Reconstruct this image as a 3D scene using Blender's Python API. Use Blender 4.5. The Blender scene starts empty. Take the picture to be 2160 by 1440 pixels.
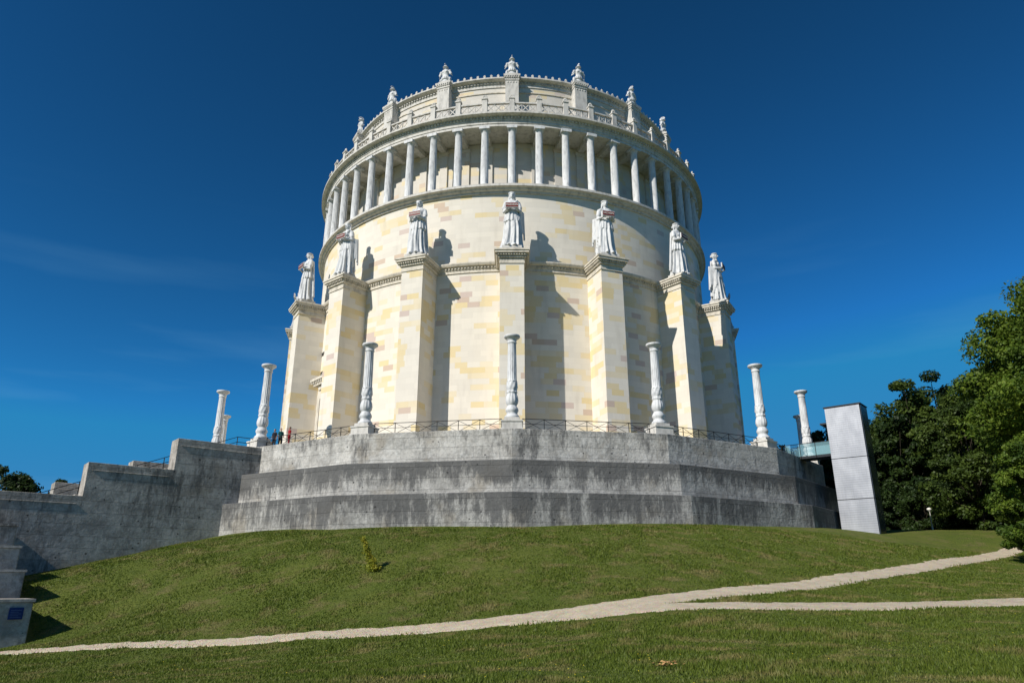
import bpy, bmesh, math, random
import numpy as np
from mathutils import Vector, Matrix
random.seed(7); rng=np.random.default_rng(7)
rad=math.radians
sc=bpy.context.scene
col=sc.collection
# ------------------------------------------------------------------ helpers
class MB:
    def __init__(s): s.v=[]; s.f=[]; s.uv=[]; s.mi=[]; s.cur=0
    def add(s,vs,fs,uvs,M=None):
        o=len(s.v)
        if M is not None: vs=[tuple(M@Vector(p)) for p in vs]
        s.v+=vs
        for f,u in zip(fs,uvs):
            s.f.append(tuple(i+o for i in f)); s.uv.append(u); s.mi.append(s.cur)
    def box(s,x0,x1,y0,y1,z0,z1,M=None):
        vs=[(x0,y0,z0),(x1,y0,z0),(x1,y1,z0),(x0,y1,z0),(x0,y0,z1),(x1,y0,z1),(x1,y1,z1),(x0,y1,z1)]
        fs=[(0,1,5,4),(1,2,6,5),(2,3,7,6),(3,0,4,7),(4,5,6,7),(3,2,1,0)]
        W=x1-x0; D=y1-y0
        uv=[[(x0,z0),(x1,z0),(x1,z1),(x0,z1)],
            [(x1,z0),(x1+D,z0),(x1+D,z1),(x1,z1)],
            [(x1+D,z0),(x1+D+W,z0),(x1+D+W,z1),(x1+D,z1)],
            [(x0-D,z0),(x0,z0),(x0,z1),(x0-D,z1)],
            [(x0,y0),(x1,y0),(x1,y1),(x0,y1)],[(x0,y1),(x1,y1),(x1,y0),(x0,y0)]]
        s.add(vs,fs,uv,M)
    def lathe(s,prof,segs=48,M=None,mod=None,ring=False,sx=1.0,sy=1.0,caps=True,Ru=None):
        n=len(prof); vs=[];fs=[];uv=[]
        R=Ru or max(p[0] for p in prof)
        for j in range(segs):
            a=2*math.pi*j/segs
            for i,(r,z) in enumerate(prof):
                rr=r*(mod(a,z) if mod else 1)
                vs.append((rr*math.sin(a)*sx,-rr*math.cos(a)*sy,z))
        m=n if ring else n-1
        for j in range(segs):
            k=(j+1)%segs; a=2*math.pi*j/segs*R; b=2*math.pi*(j+1)/segs*R
            for i in range(m):
                i2=(i+1)%n
                fs.append((j*n+i,k*n+i,k*n+i2,j*n+i2))
                uv.append([(a,prof[i][1]),(b,prof[i][1]),(b,prof[i2][1]),(a,prof[i2][1])])
        if caps and not ring:
            for i in (0,n-1):
                f=tuple(j*n+i for j in range(segs)); fs.append(f); uv.append([(vs[q][0],vs[q][1]) for q in f])
        s.add(vs,fs,uv,M)
    def prism(s,pts,z0,z1,M=None):
        n=len(pts); vs=[(x,y,z0) for x,y in pts]+[(x,y,z1) for x,y in pts]
        fs=[];uv=[];u=0
        for i in range(n):
            k=(i+1)%n; L=math.dist(pts[i],pts[k])
            fs.append((i,k,n+k,n+i)); uv.append([(u,z0),(u+L,z0),(u+L,z1),(u,z1)]); u+=L
        fs.append(tuple(range(n,2*n))); uv.append(list(pts)); fs.append(tuple(range(n-1,-1,-1))); uv.append(list(pts)[::-1])
        s.add(vs,fs,uv,M)
    def caps_tube(s,p,q,r1,r2,seg=12,rings=4):
        p=Vector(p);q=Vector(q);d=q-p;L=d.length
        prof=[]
        for i in range(rings+1):
            t=-math.pi/2+ (math.pi/2)*i/rings; prof.append((max(r1*math.cos(t),1e-4),r1*math.sin(t)))
        for i in range(rings+1):
            t=(math.pi/2)*i/rings; prof.append((max(r2*math.cos(t),1e-4),L+r2*math.sin(t)))
        M=Matrix.Translation(p)@(d.to_track_quat('Z','Y').to_matrix().to_4x4() if L>1e-6 else Matrix())
        s.lathe(prof,seg,M)
    def ell(s,c,rx,ry,rz,seg=16,rings=10,M=None):
        prof=[(max(math.cos(-math.pi/2+math.pi*i/rings),1e-3),math.sin(-math.pi/2+math.pi*i/rings)) for i in range(rings+1)]
        T=Matrix.Translation(Vector(c))@Matrix.Diagonal((rx,ry,rz,1))
        if M is not None: T=M@T
        s.lathe(prof,seg,T)
    def beam(s,p,q,w,h=None):
        h=h or w; p=Vector(p);q=Vector(q);d=q-p
        M=Matrix.Translation(p)@d.to_track_quat('Z','Y').to_matrix().to_4x4()
        s.box(-w/2,w/2,-h/2,h/2,0,d.length,M)
    def mesh(s,name,mats,smooth=None,bevel=0):
        me=bpy.data.meshes.new(name); me.from_pydata(s.v,[],s.f)
        ul=me.uv_layers.new(name="UVMap")
        flat=[c for u in s.uv for p in u for c in p[:2]]
        ul.data.foreach_set("uv",flat)
        if not isinstance(mats,(list,tuple)): mats=[mats]
        for m in mats: me.materials.append(m)
        me.polygons.foreach_set("material_index",s.mi)
        bm=bmesh.new(); bm.from_mesh(me); bmesh.ops.recalc_face_normals(bm,faces=bm.faces)
        bm.to_mesh(me); bm.free()
        if smooth is not None:
            me.polygons.foreach_set("use_smooth",[True]*len(me.polygons)); me.set_sharp_from_angle(angle=rad(smooth))
        me.update(); return me
def obj(name,me,parent=None,loc=(0,0,0),rz=0,label=None,cat=None,group=None,kind=None,scale=None):
    o=bpy.data.objects.new(name,me); col.objects.link(o)
    o.location=loc; o.rotation_euler=(0,0,rz)
    if scale: o.scale=scale
    if parent is not None: o.parent=parent
    if label:o["label"]=label
    if cat:o["category"]=cat
    if group:o["group"]=group
    if kind:o["kind"]=kind
    return o
def P(r,deg,z): return (r*math.sin(rad(deg)),-r*math.cos(rad(deg)),z)
def Rz(deg): return Matrix.Rotation(rad(deg),4,'Z')
def blob(mb,name,voxel,mat,smooth=2):
    me=mb.mesh(name+"_raw",mat)
    t=bpy.data.objects.new("tmp",me); col.objects.link(t)
    m=t.modifiers.new("r","REMESH"); m.mode='VOXEL'; m.voxel_size=voxel; m.use_smooth_shade=True
    if smooth:
        m2=t.modifiers.new("s","SMOOTH"); m2.iterations=smooth; m2.factor=.5
    bpy.context.view_layer.update()
    dg=bpy.context.evaluated_depsgraph_get()
    out=bpy.data.meshes.new_from_object(t.evaluated_get(dg))
    out.name=name
    bpy.data.objects.remove(t); 
    if not out.materials: out.materials.append(mat)
    out.polygons.foreach_set("use_smooth",[True]*len(out.polygons))
    return out
def fast_mesh(name,V,F,mat):
    V=np.asarray(V,dtype=np.float32); F=np.asarray(F,dtype=np.int32)
    me=bpy.data.meshes.new(name); me.vertices.add(len(V)); me.vertices.foreach_set("co",V.ravel())
    k=F.shape[1]; me.loops.add(F.size); me.loops.foreach_set("vertex_index",F.ravel())
    me.polygons.add(len(F)); me.polygons.foreach_set("loop_start",np.arange(0,F.size,k,dtype=np.int32))
    me.materials.append(mat); me.update(calc_edges=True); me.validate(); return me
def text_mesh(txt,size,name,mat,bendR=None,depth=.02):
    cu=bpy.data.curves.new("t",'FONT'); cu.body=txt; cu.size=size; cu.align_x='CENTER'; cu.align_y='CENTER'; cu.extrude=depth
    t=bpy.data.objects.new("t",cu); col.objects.link(t); bpy.context.view_layer.update()
    me=bpy.data.meshes.new_from_object(t.evaluated_get(bpy.context.evaluated_depsgraph_get()))
    bpy.data.objects.remove(t); me.name=name
    for v in me.vertices:
        x,y,z=v.co
        if bendR:
            a=x/bendR; v.co=((bendR+z)*math.sin(a),bendR-(bendR+z)*math.cos(a),y)
        else: v.co=(x,-z,y)
    me.materials.clear(); me.materials.append(mat); return me
# ------------------------------------------------------------------ node helpers
class NT:
    def __init__(s,name):
        s.m=bpy.data.materials.new(name); s.m.use_nodes=True; s.t=s.m.node_tree; s.n=s.t.nodes; s.l=s.t.links
        s.b=s.n["Principled BSDF"]
    def new(s,t,**k):
        n=s.n.new(t)
        for a,b in k.items(): setattr(n,a,b)
        return n
    def math(s,op,a,b=None,c=None,clamp=False):
        n=s.new("ShaderNodeMath",operation=op); n.use_clamp=clamp
        for i,x in enumerate((a,b,c)):
            if x is None: continue
            if hasattr(x,'links') : s.l.new(x,n.inputs[i])
            else: n.inputs[i].default_value=x
        return n.outputs[0]
    def mix(s,f,a,b,mode='MIX'):
        n=s.new("ShaderNodeMix",data_type='RGBA',blend_type=mode)
        for i,x in ((0,f),(6,a),(7,b)):
            if hasattr(x,'links'): s.l.new(x,n.inputs[i])
            elif i==0: n.inputs[0].default_value=x
            else: n.inputs[i].default_value=(*x,1)
        return n.outputs[2]
    def noise(s,vec,scale,detail=4,rough=.55):
        n=s.new("ShaderNodeTexNoise"); n.inputs['Scale'].default_value=scale; n.inputs['Detail'].default_value=detail; n.inputs['Roughness'].default_value=rough
        if vec is not None: s.l.new(vec,n.inputs['Vector'])
        return n.outputs['Fac']
    def white(s,vec):
        n=s.new("ShaderNodeTexWhiteNoise",noise_dimensions='3D'); s.l.new(vec,n.inputs['Vector']); return n.outputs['Value']
    def ramp(s,f,a,b):  # smooth step a..b
        n=s.new("ShaderNodeMapRange",interpolation_type='SMOOTHSTEP'); s.l.new(f,n.inputs[0]); n.inputs[1].default_value=a; n.inputs[2].default_value=b; return n.outputs[0]
    def scale(s,vec,sx,sy,sz,loc=(0,0,0)):
        n=s.new("ShaderNodeMapping"); n.inputs['Scale'].default_value=(sx,sy,sz); n.inputs['Location'].default_value=loc; s.l.new(vec,n.inputs[0]); return n.outputs[0]
    def comb(s,x,y,z=0.0):
        n=s.new("ShaderNodeCombineXYZ")
        for i,a in enumerate((x,y,z)):
            if hasattr(a,'links'): s.l.new(a,n.inputs[i])
            else: n.inputs[i].default_value=a
        return n.outputs[0]
    def sep(s,v):
        n=s.new("ShaderNodeSeparateXYZ"); s.l.new(v,n.inputs[0]); return n.outputs
    def coord(s,w): return s.new("ShaderNodeTexCoord").outputs[w]
    def pos(s): return s.new("ShaderNodeNewGeometry").outputs['Position']
    def bump(s,h,st,dist=.02):
        n=s.new("ShaderNodeBump"); n.inputs['Strength'].default_value=st; n.inputs['Distance'].default_value=dist; s.l.new(h,n.inputs['Height']); s.l.new(n.outputs[0],s.b.inputs['Normal'])
    def color(s,c):
        if hasattr(c,'links'): s.l.new(c,s.b.inputs['Base Color'])
        else: s.b.inputs['Base Color'].default_value=(*c,1)
    def rough(s,r): s.b.inputs['Roughness'].default_value=r; s.b.inputs['Specular IOR Level'].default_value=.25
def plaster(name,yel=.5,cream=(.78,.725,.625),yellow=(.75,.61,.34),mauve=(.56,.43,.38),my=.957,patt=1.0):
    k=NT(name); uv=k.sep(k.coord('UV')); rnd=k.new("ShaderNodeObjectInfo").outputs['Random']
    U=k.math('ADD',uv[0],k.math('MULTIPLY',rnd,91.0)); V=uv[1]
    rv=k.math('DIVIDE',V,.56); row=k.math('FLOOR',rv)
    sh=k.white(k.comb(row,3.3,k.math('MULTIPLY',rnd,17.)))
    uu=k.math('ADD',k.math('DIVIDE',U,1.25),sh); cl=k.math('FLOOR',uu)
    cell=k.comb(cl,row,rnd)
    w1=k.white(cell); w2=k.white(k.comb(row,cl,7.7))
    nz=k.noise(k.scale(cell,.47,.40,1),1.0,2)
    ym=k.ramp(k.math('ADD',nz,k.math('MULTIPLY',w1,.16)),yel+.125,yel+.13)
    base=k.mix(w2,cream,tuple(c*.92 for c in cream))
    c=k.mix(k.math('MULTIPLY',ym,k.math('MULTIPLY_ADD',w2,.6,.4*patt)),base,yellow)
    mm=k.math('GREATER_THAN',w1,my)
    c=k.mix(k.math('MULTIPLY',mm,.75*patt),c,mauve)
    fu=k.math('FRACT',uu); fv=k.math('FRACT',rv)
    j=k.math('MAXIMUM',k.math('LESS_THAN',fu,.012),k.math('LESS_THAN',fv,.035))
    c=k.mix(k.math('MULTIPLY',j,.1),c,(.35,.3,.22))
    d=k.noise(k.scale(k.pos(),1.2,1.2,.25),1.0,5)
    c=k.mix(k.math('MULTIPLY',k.ramp(d,.5,.8),.25),c,(.42,.37,.30))
    k.color(c); k.rough(.85)
    k.bump(k.math('SUBTRACT',k.noise(k.pos(),6,5),j),.25,.02)
    return k.m
def stone(name,dark=.5,ztop=6.3,h=2.5,light=(.44,.42,.37),tk=.28,stain=(.085,.086,.086),wr=.36):
    k=NT(name); p=k.pos(); uv=k.coord('UV')
    n1=k.noise(p,.7,8,.7); n2=k.noise(p,5,6,.7); n5=k.noise(p,1.9,7,.7)
    c=k.mix(k.ramp(n1,.40,.62),light,tuple(x*.62 for x in light))
    c=k.mix(k.math('MULTIPLY',k.ramp(n5,.48,.66),.5),c,tuple(min(.7,x*1.25) for x in light))
    c=k.mix(k.math('MULTIPLY',k.ramp(n2,.42,.68),.5),c,tuple(x*.42 for x in light))
    wm=k.noise(p,.35,4); c=k.mix(k.math('MULTIPLY',k.ramp(wm,.54,.68),.3),c,(light[0]*.92,light[1]*.80,light[2]*.64))
    st=k.noise(k.scale(p,.9,.9,.2),1.0,9,.75)
    st2=k.noise(k.scale(p,4,4,1.2),1.0,7,.75)
    z=k.sep(p)[2]; t=k.math('DIVIDE',k.math('SUBTRACT',z,ztop-h),h,clamp=True)
    m=k.math('ADD',k.math('MULTIPLY_ADD',st,1.5,k.math('MULTIPLY',st2,1.0)),k.math('MULTIPLY',t,tk))
    m=k.math('ADD',m,k.math('MULTIPLY',k.noise(p,.17,5,.6),1.3))
    # mean of the sum is about 1.9 + tk*t
    m=k.ramp(m,2.12-.42*dark-wr*.2,2.12-.42*dark+wr)
    c=k.mix(k.math('MULTIPLY',m,.85),c,stain)
    br=k.new("ShaderNodeTexBrick"); k.l.new(uv,br.inputs['Vector'])
    br.inputs['Scale'].default_value=1; br.inputs['Brick Width'].default_value=2.9; br.inputs['Row Height'].default_value=.84; br.inputs['Mortar Size'].default_value=.012
    br.inputs['Color1'].default_value=(.72,.72,.72,1); br.inputs['Color2'].default_value=(1,1,1,1); br.inputs['Mortar'].default_value=(.45,.45,.45,1)
    c=k.mix(.5,c,br.outputs['Color'],'MULTIPLY')
    vo=k.new("ShaderNodeTexVoronoi"); vo.inputs['Scale'].default_value=1.2; k.l.new(p,vo.inputs['Vector'])
    pit=k.math('LESS_THAN',k.math('ADD',vo.outputs['Distance'],k.math('MULTIPLY',n2,.14)),.15)
    c=k.mix(k.math('MULTIPLY',pit,.75),c,(.03,.03,.03))
    k.color(c); k.rough(.9)
    hgt=k.math('SUBTRACT',k.math('ADD',n2,k.math('MULTIPLY',n5,1.5)),k.math('MULTIPLY_ADD',br.outputs['Fac'],.6,pit)); k.bump(hgt,.9,.05)
    return k.m
def simple(name,c,rough=.6,metal=0,var=.25,scale=4,bump=.1):
    k=NT(name); p=k.coord('Object'); n=k.noise(p,scale,5)
    k.color(k.mix(k.math('MULTIPLY',n,var*2),c,tuple(x*.5 for x in c))); k.rough(rough); k.b.inputs['Metallic'].default_value=metal
    if bump: k.bump(n,bump,.02)
    return k.m
def leafmat(name,c1,c2,c3,tr_=.3,ns=.45,lo=.42,hi=.68):
    k=NT(name); g=k.new("ShaderNodeNewGeometry"); r=g.outputs['Random Per Island']
    n=k.noise(g.outputs['Position'],ns,4)
    c=k.mix(r,c1,c2); c=k.mix(k.ramp(n,lo,hi),c,c3)
    k.color(c); k.rough(.55)
    tr=k.new("ShaderNodeBsdfTranslucent"); k.l.new(c,tr.inputs[0]); ms=k.new("ShaderNodeMixShader"); ms.inputs[0].default_value=tr_
    out=k.n["Material Output"]; k.l.new(k.b.outputs[0],ms.inputs[1]); k.l.new(tr.outputs[0],ms.inputs[2]); k.l.new(ms.outputs[0],out.inputs[0])
    return k.m
M_pl=plaster("painted_ashlar",yel=.50)
M_plu=plaster("painted_ashlar_upper",yel=.505,patt=.9)
M_butt=plaster("painted_buttress",yel=.49)
M_pale=plaster("pale_ashlar",yel=.53,patt=.6,cream=(.68,.64,.57))
def trimmat(name,c):
    k=NT(name); p=k.pos(); n=k.noise(k.scale(p,1,1,.4),2.5,6); n2=k.noise(p,14,4)
    cc=k.mix(k.math('MULTIPLY',k.ramp(n,.42,.72),.65),c,tuple(x*.5 for x in c))
    up=k.sep(k.new("ShaderNodeNewGeometry").outputs['Normal'])[2]
    cc=k.mix(k.math('MULTIPLY',k.ramp(up,.5,.9),.75),cc,(.14,.13,.11))
    k.color(cc); k.rough(.85); k.bump(n2,.2,.02); return k.m
M_trim=trimmat("limestone_trim",(.67,.615,.515))
M_trimw=trimmat("grey_white_trim",(.64,.615,.565))
def marble(name,c):
    k=NT(name); p=k.pos(); n=k.noise(k.scale(p,2,2,.7),2,6); n2=k.noise(p,20,4)
    cc=k.mix(k.math('MULTIPLY',k.ramp(n,.42,.75),.6),c,(.28,.285,.29)); k.color(cc); k.rough(.6); k.bump(n2,.15,.01); return k.m
M_marble=marble("white_marble",(.66,.665,.66))
M_t1=stone("weathered_wall_low",.50,6.3,2.6,light=(.46,.45,.42),tk=.36)
M_t2=stone("weathered_wall_mid",.26,8.8,2.5,light=(.53,.515,.475),tk=.66)
M_t3=stone("weathered_wall_top",.12,11.4,2.6,light=(.60,.58,.53),tk=.24)
M_cheek=stone("weathered_cheek",.33,11,9,light=(.54,.50,.44),stain=(.12,.113,.10),tk=.1)
M_floor=simple("terrace_paving",(.42,.40,.36),.9)
M_iron=simple("dark_iron",(.03,.028,.026),.5,.5)
M_red=simple("red_panel",(.20,.03,.025),.5)
M_white=simple("white_lettering",(.8,.78,.72),.6,var=.05)
M_black=simple("black_lettering",(.02,.02,.02),.6)
# ------------------------------------------------------------------ terrain
ctrl=[(0,-90,-1.6),(-12,-90,-1.9),(12,-90,-1.4),(0,-76.5,-1.6),(7.8,-78,-1.42),(-7.8,-78,-1.78),(-20,-74,-2.8),(20,-75,-1.2),
(0,-105,-1.8),(-30,-100,-3),(30,-100,-1),
(-32,-54,-3.6),(-23.3,-54.8,-2.9),(-11,-57,-2.2),(-1.5,-59.3,-1.5),(3.1,-60.4,-1.07),(5.9,-60.5,-.75),(14.1,-54,0.0),(22.9,-46,.85),(31,-39.5,1.6),(36.9,-34,2.3),
(11.4,-60.7,-.75),(20,-60.4,-.6),(32,-60,-.3),
(0,-39.2,3.75),(0,-42,3.2),(13.4,-36.9,4.1),(25.1,-30,4.4),(33.8,-19.7,5.0),(-13.4,-36.9,3.75),(-23.6,-30.6,3.75),(-27.9,-34,2.3),(-33.2,-38.4,.5),(-32,-42,.35),(-29.8,-45.3,-.2),(-27,-48.3,-1.0),(-23.8,-52.2,-2.65),
(0,-46,2.3),(-10,-45,2.1),(10,-45,2.4),(41,-15,5.3),(45,-20,5.0),(38,-24,4.5),(50,-27,4.2),(60,0,6),(60,-30,4.2),(50,-45,1.9),(45,-62,.5),(80,-30,5.4),
(0,0,4),(0,45,4),(30,50,5),(-45,-30,-2),(-45,0,0),(-50,40,1),(-50,-55,-5),(-60,-80,-6),(-100,-20,-5),(100,20,6),(100,-80,2),(0,90,2),(0,-130,-3)]
C=np.array(ctrl,float); n=len(C)
def U(r): return np.where(r>1e-6,r*r*np.log(np.maximum(r,1e-6)),0)
K=U(np.hypot(C[:,None,0]-C[None,:,0],C[:,None,1]-C[None,:,1])/50)+np.eye(n)*2e-4
Pm=np.c_[np.ones(n),C[:,:2]/50]; A=np.zeros((n+3,n+3)); A[:n,:n]=K; A[:n,n:]=Pm; A[n:,:n]=Pm.T
W=np.linalg.solve(A,np.r_[C[:,2],0,0,0])
def terr(x,y):
    x=np.asarray(x,float); y=np.asarray(y,float); sh=x.shape; xf=np.clip(x.ravel(),-140,140); yf=np.clip(y.ravel(),-160,120)
    z=W[n]+W[n+1]*xf/50+W[n+2]*yf/50
    for i in range(n): z+=W[i]*U(np.hypot(xf-C[i,0],yf-C[i,1])/50)
    r=np.hypot(x.ravel(),y.ravel()+35); t=np.clip((r-95)/55,0,1); t=t*t*(3-2*t)
    far=-4+3*np.sin(x.ravel()/190)*np.cos(y.ravel()/230)
    z=z*(1-t)+far*t
    z+=.03*np.sin(x.ravel()*.61+.8*np.sin(y.ravel()*.4))*np.sin(y.ravel()*.53+1)*(1-t)
    return z.reshape(sh)
def T(x,y): return float(terr(np.array([x]),np.array([y]))[0])
N=340; t=np.linspace(-1,1,N); g=12.9*np.sinh(6.2*t)
X,Y=np.meshgrid(g,g-58,indexing='xy'); Z=terr(X,Y)
V=np.stack([X,Y,Z],-1).reshape(-1,3); idx=np.arange(N*N).reshape(N,N)
F=np.stack([idx[:-1,:-1],idx[:-1,1:],idx[1:,1:],idx[1:,:-1]],-1).reshape(-1,4)
k=NT("lawn"); p=k.pos()
a=k.noise(p,.22,5,.6); b=k.noise(p,2.2,6,.7); c3=k.noise(p,26,5,.7); c4=k.noise(p,.7,6,.7)
c=k.mix(k.ramp(a,.35,.65),(.110,.148,.018),(.150,.172,.028))
c=k.mix(k.math('MULTIPLY',k.ramp(c4,.50,.66),.7),c,(.21,.175,.07))
c=k.mix(k.math('MULTIPLY',k.ramp(b,.48,.70),.6),c,(.05,.075,.012))
c=k.mix(k.math('MULTIPLY',k.ramp(c3,.4,.7),.6),c,(.035,.050,.008))
k.color(c); k.rough(.95); k.bump(k.math('ADD',c3,k.math('MULTIPLY',b,2.0)),1.0,.08); M_lawn=k.m
gm=fast_mesh("ground",V,F,M_lawn); gm.polygons.foreach_set("use_smooth",[True]*len(gm.polygons))
obj("ground",gm,label="sloping mown lawn with dry patches around the monument",cat="lawn",kind="structure")
# ---- paths
def catmull(pts,step=.35):
    pts=[np.array(q,float) for q in pts]; pts=[2*pts[0]-pts[1]]+pts+[2*pts[-1]-pts[-2]]; out=[]
    for i in range(1,len(pts)-2):
        p0,p1,p2,p3=pts[i-1:i+3]; m=max(2,int(np.linalg.norm(p2-p1)/step))
        for j in range(m):
            t=j/m; out.append(.5*((2*p1)+(-p0+p2)*t+(2*p0-5*p1+4*p2-p3)*t*t+(-p0+3*p1-3*p2+p3)*t**3))
    out.append(pts[-2]); return np.array(out)
pathA=catmull([(-40,-53.2),(-32,-54),(-23.3,-55.0),(-11,-57.2),(-1.5,-59.3),(4.0,-59.4),(8.5,-57.6),(14.1,-54.0),(22.9,-46.3),(31,-39.4),(36.9,-34.4),(44,-28),(52,-20)],.22)
pathB=catmull([(0.0,-60.0),(5.5,-60.8),(11.4,-61.1),(20,-60.7),(30,-60.3),(45,-59.5)],.22)
def widths(pl,w,seed):
    s=np.arange(len(pl))*.22; r=np.random.default_rng(seed)
    def nz(sd):
        q=np.random.default_rng(sd); return sum(q.uniform(.5,1)*a*np.sin(s*f+q.uniform(0,6)) for f,a in ((.35,.05),(.8,.045),(1.7,.06),(3.1,.07),(5.3,.06),(9.1,.05)))
    return w/2+nz(seed)+r.normal(0,.05,len(s)), w/2+nz(seed+5)+r.normal(0,.05,len(s))
def wprofile(pl,which):
    if which=='A': return np.interp(pl[:,0],[-30,-15,-5,0,6,14,24,40],[.85,1.05,1.6,2.0,2.4,2.0,1.75,1.6])
    return np.interp(pl[:,0],[1,8,20,40],[1.4,2.1,2.9,2.9])
WA=wprofile(pathA,'A'); WB=wprofile(pathB,'B')
pv=[];pf=[]
for pl,w,sd,dz in ((pathA,WA,3,.030),(pathB,WB,9,.042)):
    tg=np.gradient(pl,axis=0); tg/=np.linalg.norm(tg,axis=1)[:,None]; nm=np.c_[-tg[:,1],tg[:,0]]
    wl,wr=widths(pl,w,sd); m=11
    rows=[]
    for j in range(m):
        f=j/(m-1); off=-wr+(wl+wr)*f; xy=pl+nm*off[:,None]; z=terr(xy[:,0],xy[:,1])+dz-(.05 if j in(0,m-1) else 0)
        rows.append(np.c_[xy,z])
    G=np.stack(rows,1); o=sum(len(q) for q in pv); L=len(pl)
    pv.append(G.reshape(-1,3)); id2=np.arange(L*m).reshape(L,m)+o
    pf.append(np.stack([id2[:-1,:-1],id2[1:,:-1],id2[1:,1:],id2[:-1,1:]],-1).reshape(-1,4))
k=NT("gravel"); p=k.pos(); a=k.noise(p,1.3,6,.7); b=k.noise(p,30,4,.8); 
vo=k.new("ShaderNodeTexVoronoi"); vo.inputs['Scale'].default_value=14; k.l.new(p,vo.inputs['Vector'])
c=k.mix(k.ramp(a,.3,.7),(.64,.545,.40),(.50,.42,.30)); c=k.mix(k.math('MULTIPLY',k.ramp(b,.45,.75),.6),c,(.26,.21,.15))
c=k.mix(.3,c,vo.outputs['Color'],'SOFT_LIGHT')
k.color(c); k.rough(.95); k.bump(k.math('ADD',b,vo.outputs['Distance']),.9,.04)
pm=fast_mesh("gravel_path",np.concatenate(pv),np.concatenate(pf),k.m)
obj("gravel_path",pm,label="pale gravel footpath forking across the lawn",cat="path",kind="structure")
# ---- grass blades
def dist_path(x,y):
    d=np.full(x.shape,1e9)
    for pl,w in ((pathA[::3],WA[::3]),(pathB[::3],WB[::3])):
        for q,ww_ in zip(pl,w): d=np.minimum(d,np.hypot(x-q[0],y-q[1])-ww_/2)
    return d
NB=480000
d=rng.uniform(10.2,56,NB); x=rng.uniform(-.78,.78,NB)*d; y=d-90
dp=dist_path(x,y); keep=(dp>rng.normal(-.03,.15,NB)+.12*np.sin(x*2.3+y)*np.sin(y*3.1))&(np.hypot(x,y)>38.9)
uu=np.array([-.766,-.643]); nn=np.array([.643,-.766]); ss=x*uu[0]+y*uu[1]; nv=x*nn[0]+y*nn[1]
keep&=~((ss>33)&(nv<8.2))&~((ss>51.5)&(nv<25.1))
x=x[keep];y=y[keep];d=d[keep];z=terr(x,y); m=len(x)
hh=rng.uniform(.03,.09,m)*(1+.6*np.sin(x*.9+np.sin(y))*np.sin(y*.7+np.sin(x*.5))); ww=.006+.0007*d; an=rng.uniform(0,math.pi,m)
dx=np.cos(an)*ww; dy=np.sin(an)*ww; lx=rng.normal(0,.35,m)*hh; ly=rng.normal(0,.35,m)*hh
V=np.stack([np.c_[x-dx,y-dy,z-.005],np.c_[x+dx,y+dy,z-.005],np.c_[x+lx,y+ly,z+hh]],1).reshape(-1,3)
F=np.arange(m*3).reshape(-1,3)
M_grass=leafmat("grass_blades",(.155,.198,.024),(.075,.112,.014),(.24,.21,.07),.35,ns=.7,lo=.48,hi=.68)
obj("grass",fast_mesh("grass",V,F,M_grass),label="short mown grass blades on the lawn",cat="grass",kind="stuff")
m=420; d=11+rng.random(m)**1.3*38; x=rng.uniform(-.75,.75,m)*d; y=d-90; q=(dist_path(x,y)>.2)&(np.hypot(x,y)>40)&(np.sin(x*.5+1)+np.cos(y*.6)+rng.normal(0,.5,m)>.2)
ss=x*uu[0]+y*uu[1]; nv=x*nn[0]+y*nn[1]; q&=~((ss>33)&(nv<25.2))
x=x[q];y=y[q];d=d[q]; z=terr(x,y)+rng.uniform(.05,.08,len(x)); r=.009+.0003*d
V=np.stack([np.c_[x-r,y,z],np.c_[x,y-r,z-.4*r],np.c_[x+r,y,z],np.c_[x,y+r,z+.4*r]],1).reshape(-1,3)
obj("wildflowers",fast_mesh("wildflowers",V,np.arange(len(V)).reshape(-1,4),simple("yellow_petals",(.65,.5,.03),.6,var=.1)),label="tiny yellow wildflowers scattered in the lawn",cat="flowers",kind="stuff")
mb=MB()
for i in range(46):
    px=random.gauss(3.05,.13); py=random.gauss(-74.5,.12); s=random.uniform(.03,.06)
    M=Matrix.Translation((px,py,T(px,py)+random.uniform(.05,.12)))@Matrix.Rotation(random.uniform(0,6),4,'Z')@Matrix.Rotation(random.uniform(-.9,.9),4,'X')
    mb.add([(-s,0,0),(-.3*s,-.6*s,.2*s),(s,0,0),(-.3*s,.6*s,.25*s)],[(0,1,2,3)],[[(0,0),(1,0),(1,1),(0,1)]],M)
obj("dry_leaves",mb.mesh("dry_leaves",simple("dry_leaf",(.50,.30,.12),.7)),label="small heap of dry orange leaves on grass",cat="leaves")
# ------------------------------------------------------------------ building
ZB=11.4
B=obj("rotunda_building",None,loc=(0,0,ZB),label="large round cream and yellow memorial rotunda with buttresses and colonnade",cat="monument")
def bobj(name,me,loc=(0,0,0),rz=0,parent=B,label=None):
    return obj(name,me,parent,(loc[0],loc[1],loc[2]-ZB),rz,label=label)
def ringmesh(name,prof,mat,segs=240,extra=None):
    mb=MB(); mb.lathe(prof,segs,ring=True)
    if extra: extra(mb)
    return mb.mesh(name,mat,smooth=25)
bobj("lower_drum_wall",ringmesh("lower_drum_wall",[(24,11.0),(25.85,11.0),(25.85,12.7),(25.7,12.9),(25.4,13.0),(25.4,29.45),(24,29.45)],M_pl))
def dent(R,z0,z1,nn_,w,dep):
    def f(mb):
        for i in range(nn_):
            mb.box(-w/2,w/2,-(R+dep),-(R-.1),z0,z1,Rz(360*i/nn_))
    return f
bobj("drum_cornice",ringmesh("drum_cornice",[(24.2,29.452),(25.5,29.452),(25.5,29.75),(25.56,29.78),(25.56,30.02),(25.85,30.1),(25.95,30.28),(25.95,30.4),(25.5,30.5),(24.2,30.5)],M_trim,extra=dent(25.56,29.86,30.03,480,.17,.13)))
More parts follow.
